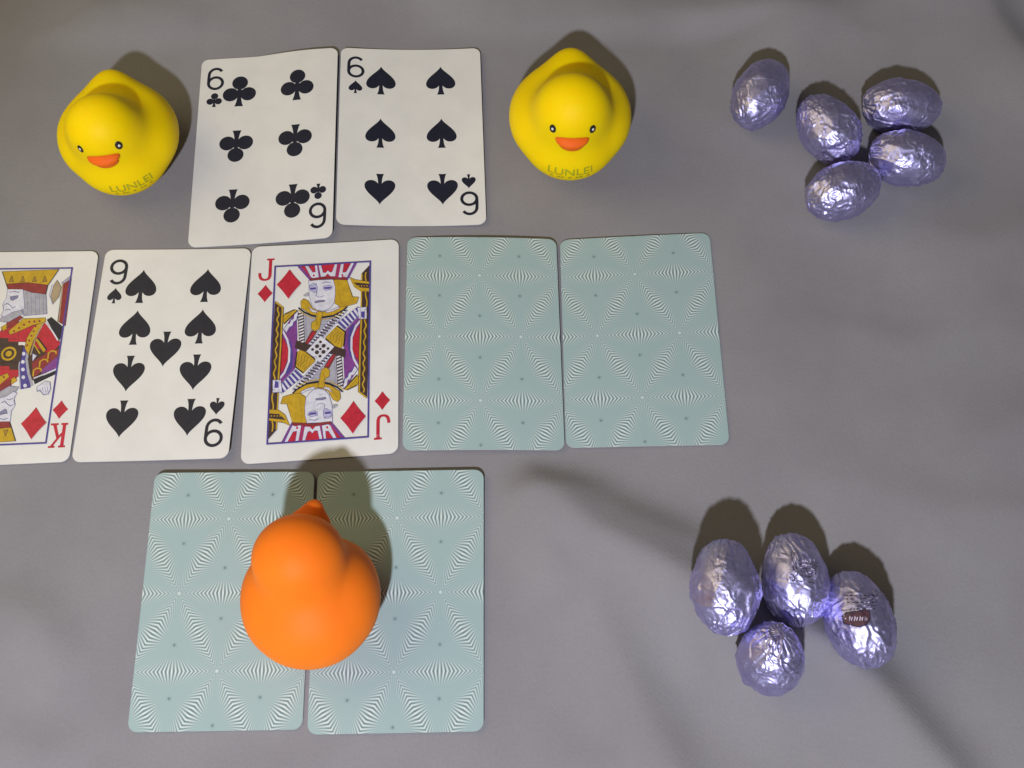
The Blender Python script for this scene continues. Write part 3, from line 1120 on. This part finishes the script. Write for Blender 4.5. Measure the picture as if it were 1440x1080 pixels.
def field_mesh(name, f, lo, hi, step, mat, polish=True):
    V, F = surface_net(f, lo, hi, step)
    if polish:
        e = 0.05
        for _ in range(2):
            d = f(V)
            g = np.stack([(f(V + np.eye(3)[i] * e) - f(V - np.eye(3)[i] * e)) / (2 * e) for i in range(3)], -1)
            V = V - g * (d / np.maximum((g * g).sum(-1), 1e-6))[:, None]
    me = bpy.data.meshes.new(name)
    me.from_pydata((V * MM).tolist(), [], F)
    me.polygons.foreach_set('use_smooth', [True] * len(me.polygons))
    me.materials.append(mat)
    me.update()
    return me, V, F


duck_me, dV, dF = field_mesh('duck_body', duck_sdf, (-27, -28, -1.2), (27, 33, 49), 0.8, M_yellow)
duck_bvh = BVHTree.FromPolygons([Vector(v) for v in dV], dF)
orange_me, _, _ = field_mesh('duck_body', orange_sdf, (-27, -28, -1.2), (27, 33, 49), 0.8, M_orange)


def bill_sdf(P):
    up = ell(P, (0, -21.6, 31.6), (6.3, 4.2, 2.0), 14)
    lo = ell(P, (0, -20.9, 28.8), (5.2, 4.0, 2.6), 8)
    return smin(up, lo, 1.6)


bill_me, _, _ = field_mesh('bill', bill_sdf, (-8, -29, 25), (8, -14, 36), 0.45, M_bill)


def obill_sdf(P):
    up = ell(P, (0, -21.2, 32.0), (6.6, 4.8, 2.8), 14)
    tip = ell(P, (0, -25.2, 32.6), (2.7, 3.6, 1.8), 14)
    lo = ell(P, (0, -21.5, 29.6), (4.4, 4.6, 2.0), 8)
    return smin(smin(up, tip, 3.5), lo, 1.2)


obill_me, _, _ = field_mesh('bill', obill_sdf, (-8, -32, 24), (8, -14, 36), 0.45, M_orange_bill)


def disc_on(bvh, p, nrm, rx, ry, thick, name, mat, lift=0.0):
    """a shallow lens lying on a surface at p with normal nrm"""
    nrm = nrm.normalized()
    upv = Vector((0, 0, 1))
    xv = upv.cross(nrm).normalized()
    yv = nrm.cross(xv)
    vs_, fs = [p + nrm * (thick + lift)], []
    rings, seg = 4, 20
    for i in range(1, rings + 1):
        s = i / rings
        for k in range(seg):
            a = 2 * math.pi * k / seg
            q = p + xv * rx * s * math.cos(a) + yv * ry * s * math.sin(a)
            hit = bvh.ray_cast(q + nrm * 4, -nrm)
            g = hit[0] if hit[0] is not None else q
            vs_.append(g + nrm * (thick * math.sqrt(max(0, 1 - s * s)) + lift * (1 - s ** 4) - (0.05 if i == rings else 0)))
    for k in range(seg):
        fs.append((0, 1 + k, 1 + (k + 1) % seg))
    for i in range(rings - 1):
        for k in range(seg):
            a = 1 + i * seg + k
            b_ = 1 + i * seg + (k + 1) % seg
            fs.append((a, a + seg, b_ + seg, b_))
    me = bpy.data.meshes.new(name)
    me.from_pydata([v * MM for v in vs_], [], fs)
    me.polygons.foreach_set('use_smooth', [True] * len(me.polygons))
    me.materials.append(mat)
    return me


def eye_meshes():
    out = []
    for s in (-1, 1):
        d = Vector((s * 7.3, -10.8, 2.0))
        hit = duck_bvh.ray_cast(Vector((0, -9.5, 33.5)), d.normalized())
        p, nrm = hit[0], hit[1]
        if nrm.dot(d) < 0:
            nrm = -nrm
        e = disc_on(duck_bvh, p, nrm, 1.45, 1.95, .28, 'eye', M_eye)
        g = disc_on(duck_bvh, p + Vector((-s * 0.0, 0, 0.05)), nrm, .62, .8, .1, 'eye_dot', M_eyew, lift=.3)  # white centre dot of the black eye
        out.append((e, g))
    return out


EYES = eye_meshes()


def chest_text(body, z, wid, hgt, off=0.0):
    pts, fs, (x0, x1, y0, y1) = text_raw(body, 10)
    bm = bmesh.new()
    vv = [bm.verts.new((((x - x0) / (x1 - x0) - .5) * wid, -((y - y0) / (y1 - y0) - .5) * hgt, 0)) for x, y in pts]
    for f in fs:
        try:
            bm.faces.new([vv[i] for i in f])
        except ValueError:
            pass
    bmesh.ops.triangulate(bm, faces=bm.faces[:])
    for _ in range(3):
        bmesh.ops.subdivide_edges(bm, edges=[e for e in bm.edges if e.calc_length() > .9], cuts=1)
        bmesh.ops.triangulate(bm, faces=[f for f in bm.faces if len(f.verts) > 3])
    for v in bm.verts:
        ang = v.co.x / 19.0 + R(off)
        org = Vector((math.sin(ang) * 40, -6 - math.cos(ang) * 40, z + v.co.y))
        hit = duck_bvh.ray_cast(org, (Vector((0, -6, z + v.co.y)) - org).normalized())
        n = hit[1]
        v.co = (hit[0] + (hit[0] - Vector((0, -4, 15))).normalized() * .12) * MM
    me = bpy.data.meshes.new('chest_lettering')
    bm.to_mesh(me)
    bm.free()
    me.materials.append(M_olive)
    return me


TEXTS = [chest_text('LUNLEI', 15.4, 16.8, 3.5), chest_text('- -- - -- -', 12.2, 15.0, .8)]
TEXTS_TURNED = [chest_text('LUNLEI', 15.0, 16.8, 3.5, 12), chest_text('- -- - -- -', 11.8, 15.0, .8, 12)]


def turn_about_head(o, deg):
    """turn a face part about the upright axis of the head"""
    c_ = Vector((0, -9.5, 0)) * MM
    o.matrix_local = Matrix.Translation(c_) @ Matrix.Rotation(R(deg), 4, 'Z') @ Matrix.Translation(-c_)


def make_duck(xy, rz, label, group, body_me, z=0.0, face=True, turn=0.0, chest=0.0, sc=1.0):
    root = empty('rubber_duck', (xy[0] * MM, xy[1] * MM, z * MM), rz)
    tag(root, label, 'rubber duck', group)
    root.scale = (sc, sc, sc)
    link('duck_body', body_me, root)
    turn_about_head(link('bill', bill_me if face else obill_me, root), turn)
    if face:
        for e, g in EYES:
            eo = link('eye', e, root)
            turn_about_head(eo, turn)
            link('eye_dot', g, eo)
        for tm in (TEXTS_TURNED if chest else TEXTS):
            link('chest_lettering', tm, root)
    return root


def duck_at(head_xy, deg):
    """base position so that the head (9.5 mm in front of the base) stands at head_xy"""
    a = R(deg)
    ox, oy = math.sin(a) * 9.5, -math.cos(a) * 9.5
    return (head_xy[0] - ox, head_xy[1] - oy)


make_duck(duck_at((24.4, 233.0), -2), R(-2), 'yellow rubber duck right of the six of spades, looking straight to the front', 'yellow rubber ducks', duck_me)
make_duck(duck_at((-150.8, 229.0), 9), R(9), 'yellow rubber duck left of the six of clubs, face tilted toward the lower left', 'yellow rubber ducks', duck_me, turn=-4, chest=9, sc=.955)
make_duck(duck_at((-67.2, 65.6), 187), R(187), 'plain orange rubber duck seen from behind, standing on two face down cards', None, orange_me, z=1.0, face=False, turn=-20)


# ------------------------------------------------------------------ foil eggs
def egg_mesh(seed, a=15.0, r=10.8, pole=1.0):
    rnd = random.Random(seed)
    nl, nr = 150, 120
    # crumpled foil: partly a many-faced solid
    planes = []
    for _ in range(85):
        v = Vector((rnd.gauss(0, 1), rnd.gauss(0, 1), rnd.gauss(0, 1))).normalized()
        h = math.sqrt((a * v.x) ** 2 + (r * v.y) ** 2 + (r * v.z) ** 2) * (0.975 + rnd.random() * 0.03)
        planes.append((*v, h))
    PL = np.array(planes)
    th = np.linspace(0, math.pi, nr)
    ph = np.linspace(0, 2 * math.pi, nl, endpoint=False)
    T, Ph = np.meshgrid(th, ph, indexing='ij')
    D = np.stack([np.cos(T), np.sin(T) * np.cos(Ph), np.sin(T) * np.sin(Ph)], -1)
    # egg: slightly blunter at one end
    taper = 1.0 - 0.10 * D[..., 0]
    re = 1.0 / np.sqrt((D[..., 0] / a) ** 2 + ((D[..., 1] ** 2 + D[..., 2] ** 2) / (r * taper) ** 2))
    dots = D @ PL[:, :3].T
    rp = np.min(np.where(dots > 0.05, PL[:, 3] / np.maximum(dots, 0.05), 1e9), axis=-1)
    rad = 0.25 * re + 0.75 * np.minimum(rp, re * 1.04)
    off = Vector((seed * 7.3, seed * 3.1, -seed * 5.7))
    seam = rnd.random() * 6.28
    nse = rnd.choice((14, 17, 19))
    add = np.zeros_like(rad)
    ex = np.zeros_like(rad)
    for i in range(nr):
        st = math.sin(th[i])
        for k in range(nl):
            d = Vector(D[i, k])
            n1 = noise.noise(d * 2.6 + off)
            rg = 1 - abs(noise.noise(Vector((d.x * 1.5, d.y * 4.2, d.z * 4.2)) + off * 1.3)) * 2.2
            rg2 = 1 - abs(noise.noise(d * 6.5 + off * .7)) * 2.0
            mk = min(1.0, max(0.0, 0.5 + 2.2 * noise.noise(d * 1.7 - off)))
            v = 0.30 * n1 + mk * (0.42 * max(0, rg) ** 4 + 0.26 * max(0, rg2) ** 3)
            # gathered pleats toward the two ends
            endw = max(0.0, abs(d.x) - 0.5) * 2
            v += 0.38 * endw * abs(math.sin(ph[k] * nse * .5 + 3 * n1)) * min(1, st * 4)
            # overlapping flap edge running along the egg
            phs = (ph[k] - seam - 0.5 * math.sin(3 * d.x + seed)) % (2 * math.pi)
            v += 0.34 * (1 / (1 + math.exp(-(phs - .3) * 60))) * max(0, 1 - phs / 2.2)
            add[i, k] = v
    # a few long sharp folds pressed into the foil
    for _ in range(16):
        nv = np.array(Vector((rnd.gauss(0, .5), rnd.gauss(0, 1), rnd.gauss(0, 1))).normalized())
        cc = rnd.uniform(-.8, .8)
        tv = np.array(Vector((rnd.gauss(0, 1), rnd.gauss(0, 1), rnd.gauss(0, 1))).normalized())
        uv = np.array(Vector((rnd.gauss(0, 1), rnd.gauss(0, 1), rnd.gauss(0, 1))).normalized())
        sd = D @ nv - cc + 0.07 * np.sin(6 * (D @ tv) + cc * 9) + 0.03 * np.sin(17 * (D @ uv))
        lim = np.exp(-(((D @ uv) - rnd.uniform(.1, .9)) / rnd.uniform(.2, .45)) ** 2)
        hh = rnd.uniform(.12, .34)
        add += lim * hh * (np.exp(-(sd / 0.03) ** 2) - 0.6 * np.exp(-((sd - .07) / 0.05) ** 2))
    rad = rad + add - 0.25
    V = D * rad[..., None]
    verts = V.reshape(-1, 3)
    faces = []
    for i in range(nr - 1):
        for k in range(nl):
            a0 = i * nl + k
            b0 = i * nl + (k + 1) % nl
            faces.append((a0, b0, b0 + nl, a0 + nl))
    me = bpy.data.meshes.new('chocolate_egg')
    me.from_pydata((verts * MM).tolist(), [], faces)
    me.polygons.foreach_set('use_smooth', [True] * len(me.polygons))
    me.materials.append(M_foil)
    bm = bmesh.new()
    bm.from_mesh(me)
    bmesh.ops.remove_doubles(bm, verts=bm.verts[:], dist=1e-7)
    bmesh.ops.recalc_face_normals(bm, faces=bm.faces[:])
    bm.to_mesh(me)
    bm.free()
    return me, verts


def egg(seed, x, y, deg, pitch, spin, label, r=10.8, a=15.0):
    me, V = egg_mesh(seed, a, r)
    rot_m = Matrix.Rotation(R(deg), 3, 'Z') @ Matrix.Rotation(R(-pitch), 3, 'Y') @ Matrix.Rotation(R(spin), 3, 'X')
    W = V @ np.array(rot_m).T
    zmin = W[:, 2].min()
    root = empty('chocolate_egg', (x * MM, y * MM, (cz(x, y) - zmin - 0.25) * MM))
    tag(root, label, 'chocolate egg', 'foil wrapped chocolate eggs')
    me.transform(rot_m.to_4x4())
    link('foil_wrapper', me, root)
    bvh = BVHTree.FromPolygons([Vector(q) for q in W], [tuple(p.vertices) for p in me.polygons]) if len(me.vertices) == len(W) else \
        BVHTree.FromPolygons([v.co / MM for v in me.vertices], [tuple(p.vertices) for p in me.polygons])

    def surf(u, v, dz=0.0):
        """u right, v down (toward the viewer) on the egg's top, mm"""
        o = Vector((u, -v - 6, 40))
        dr = Vector((0, 0.16, -1)).normalized()
        h = bvh.ray_cast(o, dr)
        p = h[0] if h[0] is not None else Vector((u, -v, 0))
        return (p + Vector((0, -.16, 1)).normalized() * (dz + .05)) * MM
    return root, surf


egg(1, 102, 255, 62, 8, 20, 'lavender foil egg standing alone left of the upper cluster')
egg(2, 127.0, 238.0, 122, 4, 80, 'lavender foil egg leaning left in the upper cluster, left of the two stacked ones')
egg(3, 157.6, 247.5, -4, 0, 150, 'lavender foil egg at the top right of the upper cluster', a=15.2)
egg(4, 156.0, 223.5, -14, 4, 215, 'lavender foil egg at the lower right of the upper cluster', a=14.4)
egg(5, 129.0, 209.5, 20, 2, 300, 'lavender foil egg lying nearest the viewer in the upper cluster')
egg(6, 67.0, 56.8, 87, 3, 10, 'lavender foil egg at the left of the lower cluster')
e7, s7 = egg(7, 91.6, 59.8, 94, 5, 100, 'lavender foil egg with dark printed strokes in the middle of the lower cluster')
e8, s8 = egg(18, 110.6, 46.8, 101, -3, 190, 'lavender foil egg with a small dark brown sticker, right of the lower cluster', a=15.6)
egg(9, 79.8, 34.6, 80, 62, 260, 'lavender foil egg standing end on at the front of the lower cluster', a=12.6, r=10.4)

# print on the foil
E_MATS = {'M': M_mark, 'S': M_sticker, 'I': M_sticker_ink}
rp = random.Random(12)


def broken_line(p, q, n, wid, wob=.18):
    """a printed line that the creases break into dashes"""
    out = []
    P0, Q0 = Vector(p), Vector(q)
    for k in range(n):
        a = P0.lerp(Q0, (k + rp.uniform(0, .2)) / n)
        e = P0.lerp(Q0, (k + rp.uniform(.55, .95)) / n)
        o = Vector((rp.uniform(-wob, wob), rp.uniform(-wob, wob)))
        out.append((stroke([a + o, (a + e) / 2 + o * .3, e - o], wid * rp.uniform(.6, 1.1)), 'M' if rp.random() < .68 else 'I'))
    return out


bars = []
for x in (-2.8, -1.8):
    bars += broken_line((x, -8.4), (x - .2, 1.0), 6, .36)
for k, y in enumerate((-5.2, -4.0, -2.9, -1.8, -.6, 1.2)):
    bars += broken_line((-1.0 if k < 4 else -4.0, y - .4), (5.4 - k * .35, y + .6), 6, .34)
for x in (1.2, 2.8, 4.2):
    bars += broken_line((x, -6.0), (x - .2, -.4), 4, .28)
link('printed_strokes', print_mesh('printed_strokes', bars, s7, base=.02, step=.003, mats=E_MATS, maxlen=.6), e7)
st = [(x * 1.12 - .9, y * 1.1) for x, y in [(-6.3, -.6), (-5.2, -1.9), (-1.0, -2.3), (0.2, -2.8), (1.2, -2.0), (1.0, .2), (-.4, 1.8), (-2.4, 2.6), (-4.4, 2.0), (-6.0, 1.6)]]
so = link('sticker', print_mesh('sticker', [(st, 'M'), ([(x * .9 - .34, y * .84) for x, y in st], 'S')], s8, base=.05, step=.04, mats=E_MATS, maxlen=.6), e8)
sq = [stroke([(-6.2 + k * 1.45, .7), (-5.9 + k * 1.45, -.6), (-5.55 + k * 1.45, .55), (-5.2 + k * 1.45, -.45)], .28) for k in range(4)]
link('sticker_print', print_mesh('sticker_print', [(q, 'I') for q in sq], s8, base=.16, step=.01, mats=E_MATS, maxlen=.6), so)
bands = []
for k, y in enumerate((-7.4, -6.3, -5.2, -4.1, -3.2)):
    bands += broken_line((-6.2 + k * .1, y + .2), (4.8 - k * .6, y + .3), 8, .36)
link('printed_bands', print_mesh('printed_bands', bands, s8, base=.02, step=.003, mats=E_MATS, maxlen=.6), e8)
